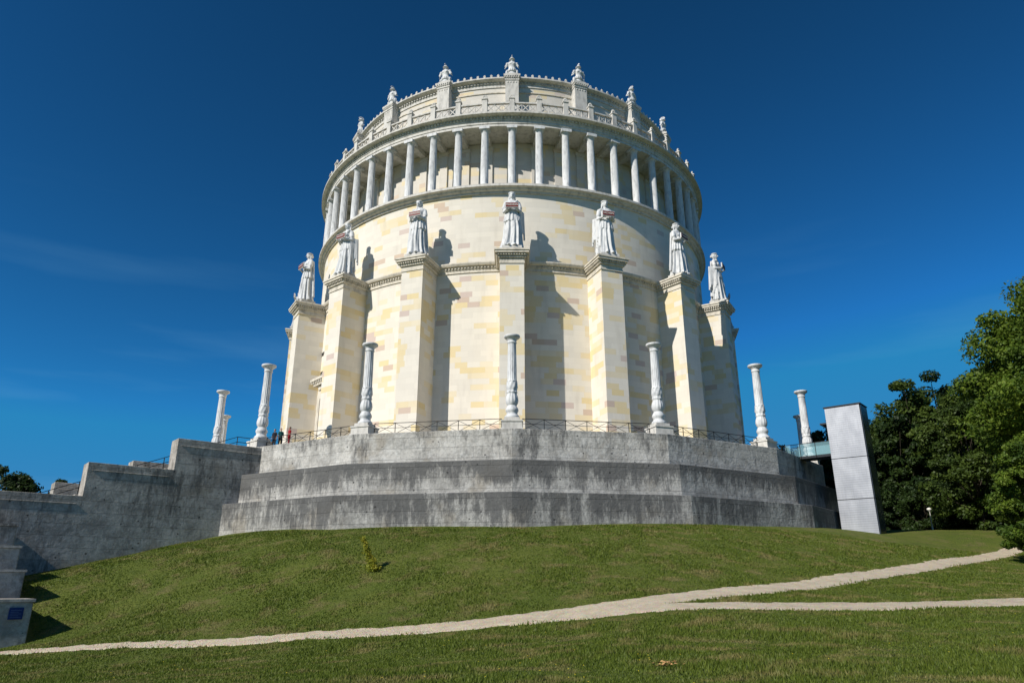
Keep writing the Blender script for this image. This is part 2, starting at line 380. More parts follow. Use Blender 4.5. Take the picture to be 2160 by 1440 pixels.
bobj("upper_drum_wall",ringmesh("upper_drum_wall",[(24,30.502),(24.95,30.502),(24.95,38.5),(24,38.5)],M_plu))
bobj("gallery_floor",ringmesh("gallery_floor",[(21,38.502),(25.15,38.502),(25.15,38.68),(25.4,38.78),(25.5,38.95),(25.78,39.02),(25.78,39.27),(25.65,39.37),(21,39.37)],M_trimw))
bobj("colonnade_inner_wall",ringmesh("colonnade_inner_wall",[(21.5,39.372),(22.3,39.372),(22.3,39.95),(22.2,40.0),(22.2,46.5),(21.5,46.5)],M_pale))
def ent(mb):
    dent(25.47,47.38,47.6,432,.2,.16)(mb)
    for i in range(54): mb.box(-.32,.32,-24.65,-22.1,46.0,46.58,Rz(360*i/54))
bobj("entablature",ringmesh("entablature",[(21.5,46.58),(24.6,46.58),(24.6,46.55),(25.35,46.55),(25.35,46.85),(25.42,46.86),(25.42,47.15),(25.49,47.2),(25.49,47.6),(25.85,47.66),(26.1,47.72),(26.1,47.92),(25.9,48.0),(21.5,48.1)],M_trimw,extra=ent))
mb=MB(); mb.box(-.45,.45,-.18,.1,0,6.6); mb.box(-.55,.55,-.26,.1,6.2,6.6)
pil=mb.mesh("inner_pilaster",M_pale)
for i in range(54):
    bobj("wall_pilaster",pil,P(22.22,i*360/54,39.375),rad(i*360/54))
mb=MB()
fl=lambda a,z: 1-.085*abs(math.sin(a*10))**.7 if .25<z<6.6 else 1
mb.lathe([(.50,0),(.52,.06),(.50,.14),(.45,.2),(.43,.26),(.425,2.2),(.40,4.5),(.365,6.54),(.36,6.6),(.40,6.64),(.42,6.7),(.5,6.82),(.5,6.86)],80,mod=fl)
mb.box(-.56,.56,-.56,.56,6.84,7.178)
colm=mb.mesh("column",M_marble,smooth=50)
for i in range(54):
    bobj("column",colm,P(25.0,i*360/54,39.37),rad(i*360/54))
# balustrade
mb=MB(); mb.box(-.27,.27,-.2,.25,0,1.9); mb.box(-.34,.34,-.28,.3,1.9,2.05); mb.box(-.33,.33,-.25,.3,0,.3)
for a in range(-4,5):
    aa=rad(a*20); mb.ell((.24*math.sin(aa),-.02,2.05+.36*math.cos(aa)),.06,.10,.18,8,6)
mb.ell((0,-.02,2.12),.26,.09,.24,12,6)
postm=mb.mesh("balustrade_post",M_trimw,smooth=40)
RB=25.35
hw=RB*math.sin(rad(3.333))-.27
mb=MB(); mb.box(-hw,hw,-.1,.1,0,.42); mb.box(-hw,hw,-.14,.14,1.34,1.5)
for i in range(3):
    x0=-hw+i*2*hw/3; x1=x0+2*hw/3
    mb.beam((x0,0,.42),(x1,0,1.34),.07,.1); mb.beam((x1,.012,.42),(x0,.012,1.34),.07,.1)
    mb.box(x0-.03,x0+.03,-.06,.06,.42,1.34)
panm=mb.mesh("balustrade_panel",M_trimw)
for i in range(54):
    a=i*360/54
    bobj("balustrade_post",postm,P(RB,a,48.02),rad(a))
    bobj("balustrade_panel",panm,P(RB*math.cos(rad(3.333)),a+3.333,48.02),rad(a+3.333))
# attic
AZ=.95
bobj("attic_wall",ringmesh("attic_wall",[(20,48.102),(22.4,48.102),(22.4,49.4),(22.2,49.5),(22.2,53.0+AZ),(20,53.0+AZ)],M_pale))
bobj("attic_cornice",ringmesh("attic_cornice",[(r+.5 if r>20.5 else r,z+AZ) for r,z in [(20,53.002),(21.8,53.002),(21.8,53.35),(21.85,53.4),(21.85,53.62),(22.15,53.7),(22.35,53.85),(22.35,54.02),(22.1,54.1),(20,54.1)]],M_trimw,extra=dent(22.35,53.45+AZ,53.6+AZ,360,.2,.13)))
mb=MB()
for zz0,zz1 in ((50.2,50.34),(53.2,53.34)):
    mb.lathe([(22.1,zz0),(22.3,zz0),(22.3,zz1),(22.1,zz1)],240,ring=True)
bobj("attic_moulding",mb.mesh("attic_moulding",M_trim,smooth=25))
mb=MB(); mb.lathe([(.01,59.0),(20.5,55.1),(20.5,54.9),(.01,54.9)],96,caps=False)
bobj("conical_roof",mb.mesh("conical_roof",simple("roof_metal",(.15,.2,.18),.6),smooth=20))
mb=MB(); mb.box(-.75,.75,-.75,.6,0,6.1); mb.box(-.82,.82,-.82,.6,6.102,6.35); mb.box(-.95,.95,-.95,.6,6.6,6.85); mb.box(-.87,.87,-.87,.6,6.352,6.598)
mb.box(-.85,.85,-.85,.6,0,1.3)
for i in range(7): mb.box(-.84+i*.26,-.74+i*.26,-.95,-.86,6.4,6.597)
mb.box(-.68,.68,-.7,.5,6.852,7.15)
for i in range(4):
    c=-.48+i*.32; mb.ell((c,-.76,5.85),.11,.05,.11,8,6)
apm=mb.mesh("attic_pilaster",M_trimw)
for i in range(18): bobj("attic_pilaster",apm,P(22.45,i*20,48.105),rad(i*20))
mb=MB()
mb.box(-.12,.12,-.1,.1,0,.12)
for a in (-50,-25,0,25,50):
    aa=rad(a); mb.ell((.13*math.sin(aa),0,.1+.24*math.cos(aa)),.05,.06,.14,7,5)
mb.ell((0,0,.14),.1,.07,.12,8,5)
anm=mb.mesh("antefix",M_trimw,smooth=40)
for bay in range(-5,5):
    for j in range(9):
        a=bay*20+20*(j+1)/10
        bobj("antefix",anm,P(22.65,a,54.06+AZ),rad(a),)
# buttresses
mb=MB(); mb.box(-1.15,1.15,-1.9,1.6,0,17.55); mb.box(-1.32,1.32,-2.1,1.6,-.3,1.25); mb.box(-1.24,1.24,-2.0,1.6,1.25,1.5)
bm_=mb.mesh("buttress",M_butt)
mb=MB(); mb.box(-1.22,1.22,-1.98,1.5,17.552,17.75); mb.box(-1.18,1.18,-1.94,1.5,17.75,18.1); mb.box(-1.34,1.34,-2.1,1.5,18.1,18.3)
mb.box(-1.40,1.40,-2.16,1.5,18.3,18.48); mb.box(-1.62,1.62,-2.42,1.5,18.5,18.72); mb.box(-1.7,1.7,-2.5,1.5,18.72,18.88)
for i in range(11):
    x=-1.36+i*.25; mb.box(x,x+.13,-2.3,-2.0,18.3,18.498)
for i in range(14):
    y=-2.1+i*.25
    for sx in(-1,1): mb.box(min(sx*1.3,sx*1.54),max(sx*1.3,sx*1.54),y,y+.13,18.3,18.497)
cm_=mb.mesh("capital",M_trim)
for i in range(18):
    b_=bobj("buttress",bm_,P(26.5,i*20,ZB),rad(i*20))
    obj("capital",cm_,b_)
# door
mb=MB(); mb.box(-2.3,2.3,-.35,.3,0,8.6); mb.box(-1.9,1.9,-.5,.3,8.602,9.1)
mb.box(-3.0,3.0,-1.0,.3,9.6,9.9); mb.box(-2.7,2.7,-.75,.3,9.102,9.598)
for i in range(14): mb.box(-2.8+i*.41,-2.6+i*.41,-.92,-.7,9.35,9.597)
dsur=mb.mesh("door_surround",M_trim)
ds=bobj("door_surround",dsur,P(25.4,-50,ZB),rad(-50))
mb=MB(); mb.box(-1.5,1.5,-.42,-.36,.3,7.6)
for i in range(2):
    for j in range(4): mb.box(-1.35+i*1.45,-.1+i*1.45,-.46,-.42,.5+j*1.8,2.0+j*1.8)
obj("door",mb.mesh("door",simple("bronze_door",(.08,.05,.03),.5)),ds)
for txt,z in (("DEN TEUTSCHEN",25.6),("BEFREIUNGSKAEMPFERN",24.5),("LUDWIG I",23.3),("KOENIG VON BAYERN",22.2)):
    bobj("inscription",text_mesh(txt,.62,"inscription",M_black,bendR=25.4,depth=.03),P(25.415,-50,z),rad(-50))
# ------------------------------------------------------------------ terrace
TP=obj("terrace_platform",None,loc=(0,0,0),label="stepped polygonal terrace of weathered grey limestone walls",cat="terrace")
for R,z0,z1,mt in ((38.8,-7,6.3,M_t1),(37.6,6.0,8.8,M_t2),(36.2,8.5,11.4,M_t3)):
    mb=MB(); mb.prism([P(R,i*20,0)[:2] for i in range(18)],z0,z1)
    o=obj("retaining_wall",mb.mesh("retaining_wall",mt),TP)
    bv=o.modifiers.new("b","BEVEL"); bv.width=.05; bv.segments=2
mb=MB(); mb.prism([P(33.8,i*20,0)[:2] for i in range(18)],11.3,11.45)
obj("paving",mb.mesh("paving",M_floor),TP)
# ------------------------------------------------------------------ staircase (axis at -50 deg)
def SN(s,n_,z): return (s*uu[0]+n_*nn[0],s*uu[1]+n_*nn[1],z)
def extr(mb,poly,fn0,fn1):
    n_=len(poly); vs=[fn0(*p) for p in poly]+[fn1(*p) for p in poly]
    fs=[];uv=[];u=0
    for i in range(n_):
        k_=(i+1)%n_; fs.append((i,k_,n_+k_,n_+i)); uv.append([(0,0),(1,0),(1,2),(0,2)])
    fs.append(tuple(range(n_))); uv.append([p for p in poly]); fs.append(tuple(range(2*n_-1,n_-1,-1))); uv.append([p for p in poly][::-1])
    mb.add(vs,fs,uv)
ST=obj("stone_staircase",None,loc=(0,0,0),label="monumental outdoor staircase with stepped grey stone side walls",cat="staircase")
prof=[(33,-8),(33,11.25),(41.9,11.25),(41.9,8.7),(47.9,8.7),(47.9,6.2),(54,6.2),(54,3.6),(60,3.6),(60,-8)]
for a,b in ((6.2,8.0),(-8.0,-6.2)):
    mb=MB(); extr(mb,prof,lambda s,z:SN(s,a,z),lambda s,z:SN(s,b,z))
    for (s0,s1,zt) in ((33,41.9,11.25),(41.9,47.9,8.7),(47.9,54,6.2)):
        extr(mb,[(s0+.3,zt-.62),(s0+.3,zt-.55),(s1-.3,zt-.55),(s1-.3,zt-.62)],lambda s,z:SN(s,b-.02,z),lambda s,z:SN(s,b+.035,z))
    o=obj("cheek_wall",mb.mesh("cheek_wall",M_cheek),ST); bv=o.modifiers.new("b","BEVEL"); bv.width=.03; bv.segments=2
mb=MB(); poly=[(34,-8),(34,11.42)]; s=36.5; z=11.42
while z>-2.0:
    poly.append((s,z)); z-=.17; poly.append((s,z)); s+=.40
poly.append((s,-8)); extr(mb,poly,lambda s,z:SN(s,-6.19,z),lambda s,z:SN(s,6.19,z))
obj("steps",mb.mesh("steps",M_floor),ST)
mb=MB(); poly=[(8.02,-8),(8.02,3.6),(12.1,3.6),(12.1,2.1),(16.0,2.1),(16.0,.68),(20.0,.68),(20.0,-.78),(25.0,-.78),(25.0,-8)]
extr(mb,poly,lambda q,z:SN(51.9,q,z),lambda q,z:SN(58,q,z))
o=obj("wing_wall",mb.mesh("wing_wall",M_cheek),ST); bv=o.modifiers.new("b","BEVEL"); bv.width=.04; bv.segments=2
mb=MB()
for a,b in ((12.1,3.6),(16.0,2.1),(20.0,.68),(25.0,-.78)):
    extr(mb,[(a-3,b+.002),(a-3,b+.14),(a+.08,b+.14),(a+.08,b+.002)],lambda q,z:SN(51.82,q,z),lambda q,z:SN(57,q,z))
obj("coping",mb.mesh("coping",M_cheek),ST)
mb=MB(); mb.box(-.30,.30,-.05,0,-.27,.27); 
sg=obj("information_sign",mb.mesh("information_sign",simple("blue_enamel",(.006,.025,.12),.35,var=.1)),loc=SN(52.55,25.03,-1.3),rz=rad(40),label="small blue information plate on a stone block",cat="sign")
mb=MB()
for i in range(5): mb.box(-.22,.22-(i%2)*.12,-.056,-.052,.14-i*.08,.152-i*.08)
obj("text_lines",mb.mesh("text_lines",simple("pale_blue_print",(.12,.2,.35),.5)),sg)
mb=MB()
pts=[(34.5,12.35),(36.5,12.35),(52,5.7),(60,2.3)]
for (s0,z0),(s1,z1) in zip(pts,pts[1:]):
    for dz in (0,-.45): mb.beam(SN(s0,5.9,z0+dz),SN(s1,5.9,z1+dz),.05)
for i in range(14):
    s=34.6+i*1.9; z=np.interp(s,[p[0] for p in pts],[p[1] for p in pts]); mb.beam(SN(s,5.9,z-1.1),SN(s,5.9,z),.05)
obj("stair_handrail",mb.mesh("stair_handrail",M_iron),label="dark iron handrail along the stone staircase",cat="handrail")
# ------------------------------------------------------------------ candelabra
mb=MB(); mb.box(-.8,.8,-.8,.8,0,.72); mb.box(-.86,.86,-.86,.86,0,.12); mb.box(-.86,.86,-.86,.86,.62,.74); mb.box(-.62,.62,-.62,.62,.742,1.0)
pedm=mb.mesh("pedestal",M_trimw)
def cmod(a,z):
    if 1.2<z<1.95: return 1+.05*math.cos(a*12)
    if 2.1<z<3.0: return 1+.09*math.cos(a*8+z*2)*math.sin(z*9)
    if 3.05<z<6.2: return 1-.07*abs(math.sin(a*8))
    if 6.7<z<6.85: return 1+.02*math.cos(a*24)
    return 1
pr=[(.01,0),(.58,0),(.60,.1),(.55,.2),(.46,.27),(.42,.4),(.46,.5),(.52,.62),(.50,.75),(.42,.9),(.36,1.02),(.40,1.1),(.47,1.2),(.49,1.45),(.46,1.7),(.40,1.9),(.38,2.0),(.44,2.08),(.44,2.14),(.38,2.2),(.40,2.35),(.46,2.5),(.42,2.65),(.44,2.8),(.40,2.95),(.42,3.02),(.40,3.08),(.375,3.15),(.37,4.0),(.355,5.0),(.34,6.1),(.35,6.2),(.40,6.26),(.37,6.32),(.35,6.42),(.42,6.55),(.56,6.66),(.64,6.72),(.66,6.82),(.64,6.88),(.45,6.86),(.01,6.84)]
mb=MB(); mb.lathe(pr,64,mod=cmod); shm=mb.mesh("candelabrum_shaft",M_marble,smooth=50)
for i in range(-4,5):
    a=i*20
    e=obj("stone_candelabrum",None,loc=P(35.05,a,11.4),rz=rad(a),label="tall white carved candelabrum column on a square terrace pedestal",cat="candelabrum",group="candelabra around the terrace edge")
    obj("pedestal",pedm,e); obj("shaft",shm,e,loc=(0,0,1.0))
L=35.05*math.sin(rad(10))-.84; ap=35.05*math.cos(rad(10))
mb=MB()
for z in (.12,.62,1.02): mb.beam((-L,0,z),(L,0,z),.045 if z>1 else .03)
ns=6
for i in range(ns+1):
    x=-L+2*L*i/ns; mb.beam((x,0,0),(x,0,1.02),.045)
    if i<ns:
        x2=x+2*L/ns; mb.beam((x,0,.12),(x2,0,1.0),.028); mb.beam((x2,.01,.12),(x,.01,1.0),.028)
rlm=mb.mesh("iron_railing",M_iron)
for i in range(-4,4):
    a=i*20+10
    if a==-50: continue
    obj("iron_railing",rlm,loc=P(ap,a,11.4),rz=rad(a),label="dark iron railing with crossed bars between terrace pedestals",cat="railing",group="terrace railings")
# ------------------------------------------------------------------ statues
def robe(mb,seed,sway=0):
    r=random.Random(seed); ph=[r.uniform(0,6.28) for _ in range(6)]
    zs=[0,.08,.3,.8,1.4,2.0,2.6,3.2,3.55,3.9,4.15,4.45,4.75,5.0,5.15,5.27,5.36]
    rx=[.92,1.0,.95,.86,.80,.76,.73,.70,.66,.57,.53,.57,.62,.68,.62,.40,.2]
    ry=[.78,.85,.80,.72,.66,.62,.58,.54,.50,.44,.42,.45,.48,.42,.36,.28,.18]
    segs=120
    vs=[];fs=[];uv=[]; n_=len(zs)
    for j in range(segs):
        a=2*math.pi*j/segs
        for i,z in enumerate(zs):
            amp=.19*max(0,1-z/4.2)**.6+.02
            m=1+amp*(math.sin(a*11+ph[0]+.25*z)+.6*math.sin(a*17+ph[1]-.4*z)+.5*math.sin(a*6+ph[2]+.5*z))*.75
            if z>5.1: m=1
            knee=.14*math.exp(-((z-2.0)/.8)**2)*max(0,math.cos(a-.5))**3
            m+=knee
            vs.append((rx[i]*m*math.sin(a)+sway*.12*math.sin(z*.8),-ry[i]*m*math.cos(a),z))
    for j in range(segs):
        k_=(j+1)%segs
        for i in range(n_-1): fs.append((j*n_+i,k_*n_+i,k_*n_+i+1,j*n_+i+1)); uv.append([(0,0)]*4)
    for i in (0,n_-1): fs.append(tuple(j*n_+i for j in range(segs))); uv.append([(0,0)]*segs)
    mb.add(vs,fs,uv)
def statue_mesh(seed,mx=1,loose=False):
    mb=MB(); robe(mb,seed,mx)
    def pm(a,z): return 1+.10*math.sin(a*14+seed)+.06*math.sin(a*9)
    mb.lathe([(.01,2.85),(.78,2.85),(.78,2.95),(.70,3.4),(.60,3.9),(.56,4.1),(.01,4.1)],96,mod=pm,sy=.78)
    mb.lathe([(.01,3.95),(.58,3.95),(.60,4.02),(.58,4.1),(.01,4.1)],48,sy=.8)
    for s in(-1,1):
        mb.ell((s*.24,-.36,4.68),.2,.17,.2)
        mb.ell((s*.56,0,5.0),.22,.24,.24)
        el=(s*.84,-.10,3.98) if s==mx else (s*.78,-.16,3.95)
        hd=(s*.50,-.66,4.02)
        mb.caps_tube((s*.60,0,5.0),el,.20,.16); mb.caps_tube(el,hd,.155,.105)
        mb.caps_tube((s*.64,.02,4.95),(s*.78,-.06,4.4),.23,.22)
        mb.ell((s*.46,-.72,4.02),.12,.12,.08)
        for q in range(4): mb.caps_tube((s*.42,-.68-.045*q,3.98),(s*.27,-.70-.05*q,3.97),.038,.034,8,3)
        mb.caps_tube((s*.48,-.78,4.06),(s*.44,-.86,4.2),.042,.036,8,3)
        mb.ell((s*.3,-.82,.1),.16,.26,.12)
    for q in range(8):
        x=mx*(.76+.06*q); y=-.28+.13*q
        mb.caps_tube((x*.97,y*.8,4.15),(x+mx*.08*math.sin(q*1.3),y,1.0+.3*((q*3)%4)),.075,.10,10,3)
    for q in range(9):
        x=-.72+.18*q; mb.caps_tube((x*.75,.34,5.0),(x*1.2,.56,.6+.1*(q%2)),.11,.14,10,3)
    mb.caps_tube((mx*.5,-.28,5.12),(-mx*.48,-.42,4.1),.12,.11,10,3); mb.caps_tube((mx*.42,-.32,5.08),(-mx*.46,-.46,3.95),.1,.1,10,3)
    mb.caps_tube((0,.02,5.1),(0,-.02,5.6),.18,.155)
    hz=5.86
    mb.ell((0,-.03,hz),.265,.31,.37,20,14); mb.ell((0,-.12,hz-.17),.18,.2,.2)
    mb.caps_tube((0,-.33,hz+.06),(0,-.41,hz-.08),.035,.055,8,3)
    mb.ell((0,-.31,hz-.18),.085,.05,.03); mb.ell((0,-.28,hz+.12),.2,.06,.035)
    for s in(-1,1): mb.ell((s*.27,.0,hz-.02),.04,.07,.1)
    mb.ell((0,.06,hz+.1),.31,.32,.33,18,12); mb.ell((0,.32,hz+.02),.2,.2,.2)
    for q in range(16):
        a=2*math.pi*q/16; mb.ell((.31*math.sin(a),.02-.30*math.cos(a),hz+.24),.08,.08,.08,8,6)
    for s in(-1,1):
        mb.caps_tube((s*.26,.12,hz),(s*.33,.05,5.15),.09,.07,8,3)
    return blob(mb,"statue_body",.036,M_marble,1)
SM=[statue_mesh(1,1),statue_mesh(5,-1)]
mb=MB(); mb.box(-.95,.95,-.85,.85,0,.55); mb.box(-1.05,1.05,-.95,.95,0,.15)
plm=mb.mesh("plinth",M_trimw)
mb=MB(); mb.box(-.66,.66,-.07,.07,-.28,.28); tabm=mb.mesh("tablet",M_marble)
mb=MB(); mb.box(-.61,.61,-.095,-.072,-.22,.22); redm=mb.mesh("name_panel",M_red)
names={-60:"OESTERREICH",-40:"PREUSSEN",-20:"HANNOVER",0:"MAEHREN",20:"SACHSEN",40:"SCHLESIEN"}
for i in range(-4,5):
    a=i*20
    tw={-60:10,-40:6,40:6,60:0,20:-6}.get(a,0)
    o=obj("draped_statue",SM[i%2],loc=P(27.6,a,30.28+.55),rz=rad(a+tw),label="colossal white robed female statue holding a red name tablet",cat="statue",group="allegorical statues on the buttresses")
    obj("plinth",plm,o,loc=(0,0,-.55))
    tb=obj("tablet",tabm,o,loc=(0,-.86,4.34)); obj("name_panel",redm,tb)
    if a in names:
        nm_=names[a]; obj("lettering",text_mesh(nm_,.26 if len(nm_)<8 else (.22 if len(nm_)<10 else .17),"lettering",M_white,depth=.008),tb,loc=(0,-.105,0))
# ------------------------------------------------------------------ armour trophies
mb=MB()
mb.lathe([(.01,0),(.55,0),(.5,.15),(.34,.3),(.34,.42),(.50,.5),(.52,.72),(.42,.95),(.40,1.1),(.47,1.4),(.52,1.62),(.46,1.8),(.22,1.95),(.15,2.02),(.15,2.2),(.01,2.2)],48,sy=.72,mod=lambda a,z:1+(.07*math.cos(a*14) if .35<z<.95 else 0))
for s in(-1,1):
    mb.ell((s*.18,-.26,1.5),.18,.12,.16); mb.ell((s*.56,0,1.62),.2,.2,.2); mb.caps_tube((s*.56,0,1.6),(s*.74,0,1.25),.17,.15)
    for q in range(4): mb.caps_tube((s*(.6+.05*q),-.12+.1*q,1.3),(s*(.72+.05*q),-.12+.1*q,1.05),.05,.05,8,3)
    mb.ell((s*.55,.05,.4),.25,.12,.42); mb.ell((s*.62,-.1,.4),.1,.1,.3)
mb.ell((0,-.02,2.38),.23,.28,.27); mb.lathe([(.01,2.28),(.34,2.28),(.33,2.34),(.26,2.42),(.01,2.42)],32,sy=1.15)
mb.ell((0,-.24,2.3),.14,.1,.1); mb.ell((0,.16,2.18),.22,.16,.14)
for q in range(13):
    t_=-1.0+q*.2; mb.ell((0,-.0+.36*math.sin(t_),2.47+.34*math.cos(t_)),.06,.08,.10,8,6)
mb.caps_tube((0,.28,2.55),(0,.42,2.1),.08,.05,8,3)
trm=blob(mb,"armour_trophy",.03,M_marble,1)
for i in range(-4,5):
    a=i*20; obj("armour_trophy",trm,loc=P(22.75,a,55.26),rz=rad(a),scale=(.95,.95,.93),label="carved stone cuirass and crested helmet trophy on the roof parapet",cat="statue",group="armour trophies around the roofline")
# ------------------------------------------------------------------ elevator tower (radial at +50)
def RT(r,t_,z): 
    e=np.array([.766,-.643]); q=np.array([-.643,-.766]); v=e*r+q*t_; return (v[0],v[1],z)
EL=obj("elevator_tower",None,loc=RT(40.1,-.45,4.6),rz=rad(-40),label="free standing metal clad outdoor elevator tower beside the terrace",cat="elevator")
k=NT("brushed_metal"); p=k.coord('Object'); n1=k.noise(k.scale(p,.9,.9,.5),1.0,2); n3=k.noise(k.scale(p,30,30,.5),1.0,3)
z_=k.sep(p)[2]; ln=k.math('LESS_THAN',k.math('FRACT',k.math('MULTIPLY',z_,5.0)),.22)
c=k.mix(k.ramp(n1,.3,.7),(.47,.48,.51),(.37,.38,.41)); c=k.mix(k.math('MULTIPLY',k.ramp(n3,.4,.7),.3),c,(.22,.23,.25)); c=k.mix(k.math('MULTIPLY',ln,.30),c,(.10,.10,.11))
k.color(c); k.b.inputs['Metallic'].default_value=.45; k.b.inputs['Roughness'].default_value=.45; k.bump(n1,.3,.08); M_perf=k.m
M_fr=simple("dark_steel",(.05,.055,.06),.4,.7)
mb=MB(); mb.box(-1.42,1.42,-1.15,.85,-2,10.9); mb.box(-1.5,-1.36,-1.24,-1.1,-2,10.92); mb.box(1.36,1.5,-1.24,-1.1,-2,10.92); mb.box(1.36,1.5,.8,.94,-2,10.92)
obj("shaft_frame",mb.mesh("shaft_frame",M_fr),EL)
mb=MB(); mb.box(-1.62,1.62,-1.36,1.05,10.93,11.02); obj("roof_cap",mb.mesh("roof_cap",M_fr),EL)
pz=[-.6,2.55,6.2,10.88]
M_gz=simple("dark_glazing",(.06,.075,.09),.2,.3)
for a,b in zip(pz,pz[1:]):
    mb=MB(); mb.box(-1.5,1.5,-1.33,-1.26,a+.03,b-.03); obj("facade_panel",mb.mesh("facade_panel",M_perf),EL)
    mb=MB(); mb.box(1.52,1.58,-1.2,.9,a+.03,b-.03); obj("side_panel",mb.mesh("side_panel",M_gz),EL)
M_gl=NT("green_glass"); M_gl.b.inputs['Base Color'].default_value=(.35,.62,.68,1); M_gl.b.inputs['Roughness'].default_value=.05; M_gl.b.inputs['Alpha'].default_value=.22; M_gl=M_gl.m
BR=obj("glass_footbridge",None,loc=RT(37,-.45,11.4),rz=rad(-40),label="short steel footbridge with glass sides from terrace to elevator",cat="footbridge")
mb=MB(); mb.box(-2.6,1.62,-.9,.9,-.22,0); obj("deck",mb.mesh("deck",M_fr),BR)
for s in(-1,1):
    mb=MB(); mb.box(-2.6,1.6,s*.92-.01,s*.92+.01,.02,1.15); obj("glass_panel",mb.mesh("glass_panel",M_gl),BR)
    mb=MB(); mb.beam((-2.6,s*.92,1.18),(1.6,s*.92,1.18),.05)
    for q in range(4): mb.beam((-2.6+q*1.4,s*.96,-.2),(-2.6+q*1.4,s*.96,1.18),.04)
    obj("handrail",mb.mesh("handrail",M_iron),BR)
mb=MB(); mb.box(-2.2,-1.45,-1.0,.9,2.6,2.75); obj("canopy",mb.mesh("canopy",M_fr),EL,loc=(0,0,6.9))
# ------------------------------------------------------------------ lamp
lx,ly=41.6,-17.5; lz=T(lx,ly)
mb=MB(); mb.lathe([(.08,0),(.07,.3),(.045,.5),(.04,1.8),(.01,1.8)],12)
lp=obj("street_lamp",mb.mesh("lamp_post",M_trimw,smooth=30),loc=(lx,ly,lz),label="slim grey path lamp with round head on the grass",cat="street lamp")
mb=MB(); mb.lathe([(.01,1.8),(.1,1.8),(.22,1.95),(.21,2.08),(.05,2.15),(.01,2.15)],20); obj("lamp_shade",mb.mesh("lamp_shade",M_white,smooth=40),lp)
# ------------------------------------------------------------------ people
def person(loc,rz,shirt,trou,hair,label,ph=0):
    M_skin=bpy.data.materials.get("skin_tone") or simple("skin_tone",(.45,.27,.19),.6,var=.1)
    mb=MB()
    mb.lathe([(.01,.86),(.15,.86),(.165,.95),(.14,1.1),(.15,1.25),(.185,1.38),(.16,1.46),(.06,1.5),(.01,1.5)],24,sy=.65)
    mb.caps_tube((0,0,1.45),(0,-.01,1.58),.058,.052); mb.ell((0,-.02,1.67),.075,.092,.115,16,10); mb.ell((0,-.05,1.60),.05,.05,.05)
    mb.caps_tube((0,-.105,1.68),(0,-.125,1.655),.01,.016,8,3); mb.ell((0,-.1,1.62),.028,.014,.008)
    for s in(-1,1):
        mb.ell((s*.078,0,1.665),.014,.022,.032)
        mb.caps_tube((s*.18,0,1.41),(s*.23,.0,1.14),.052,.042); 
        hd=(s*.2,-.18,.98) if s==1 and ph else (s*.24,-.06,.9)
        mb.caps_tube((s*.23,0,1.14),hd,.041,.028)
        hx,hy,hz=hd; mb.ell((hx,hy-.02,hz-.05),.022,.038,.05)
        for q in range(4): mb.caps_tube((hx,hy-.045+.02*q,hz-.08),(hx-s*.012,hy-.05+.02*q,hz-.15+.012*abs(q-1)),.0105,.009,6,2)
        mb.caps_tube((hx-s*.01,hy-.045,hz-.03),(hx-s*.015,hy-.085,hz-.08),.012,.010,6,2)
        mb.caps_tube((s*.09,0,.9),(s*.11,-.02*s*ph,.5),.088,.058); mb.caps_tube((s*.11,-.02*s*ph,.5),(s*.12,.02,.08),.058,.038)
        mb.ell((s*.125,-.06,.045),.045,.13,.045)
    body=obj("person",blob(mb,"person_body",.012,M_skin,1),loc=loc,rz=rz,label=label,cat="person",group=None)
    mb=MB(); mb.lathe([(.01,.88),(.172,.88),(.178,.95),(.155,1.1),(.165,1.25),(.2,1.38),(.17,1.475),(.075,1.5),(.01,1.5)],24,sy=.7)
    for s in(-1,1): mb.caps_tube((s*.18,0,1.41),(s*.222,0,1.2),.066,.058)
    obj("shirt",blob(mb,"shirt",.014,simple("shirt_cloth",shirt,.8),1),body)
    mb=MB(); mb.lathe([(.01,.8),(.16,.8),(.176,.88),(.165,.95),(.01,.95)],20,sy=.72)
    for s in(-1,1):
        mb.caps_tube((s*.09,0,.86),(s*.11,-.02*s*ph,.5),.1,.073); mb.caps_tube((s*.11,-.02*s*ph,.5),(s*.12,.02,.14),.073,.06)
    obj("trousers",blob(mb,"trousers",.014,simple("trouser_cloth",trou,.8),1),body)
    mb=MB(); mb.ell((0,.015,1.70),.086,.098,.105,16,10); obj("hair",mb.mesh("hair",simple("hair_fibre",hair,.7),smooth=60),body)
person(P(34.5,-37.9,11.42),rad(-20),(.02,.02,.03),(.03,.035,.05),(.03,.02,.015),"person in dark shirt standing behind the terrace railing")
person(P(34.4,-36.6,11.42),rad(40),(.02,.13,.12),(.02,.02,.03),(.04,.025,.015),"person in teal top looking aside near the railing",1)
person(P(34.3,-34.8,11.42),rad(-60),(.38,.01,.015),(.34,.01,.02),(.03,.02,.015),"person in red clothes leaning towards the railing",1)
# ------------------------------------------------------------------ vegetation
M_bark=simple("bark",(.05,.04,.028),.9,scale=8,bump=.4)
M_lf1=leafmat("foliage_deep",(.022,.045,.010),(.045,.075,.014),(.015,.032,.008))
M_lf2=leafmat("foliage_bright",(.09,.16,.015),(.18,.24,.028),(.04,.08,.011),.4)
M_lf4=leafmat("foliage_mid",(.055,.09,.013),(.09,.13,.02),(.03,.055,.010))
M_lf3=leafmat("foliage_olive",(.40,.38,.04),(.60,.42,.06),(.30,.34,.04),.5)
def leaves(pos,s,r,nrm=None):
    m=len(pos)
    if nrm is None: nrm=r.normal(size=(m,3))+np.array([0,0,.35])
    nrm=nrm/np.linalg.norm(nrm,axis=1)[:,None]
    t1=np.cross(nrm,r.normal(size=(m,3))); t1/=np.linalg.norm(t1,axis=1)[:,None]; t2=np.cross(nrm,t1)
    return np.stack([pos-t1*s,pos-t2*s*.55,pos+t1*s,pos+t2*s*.55],1).reshape(-1,3)
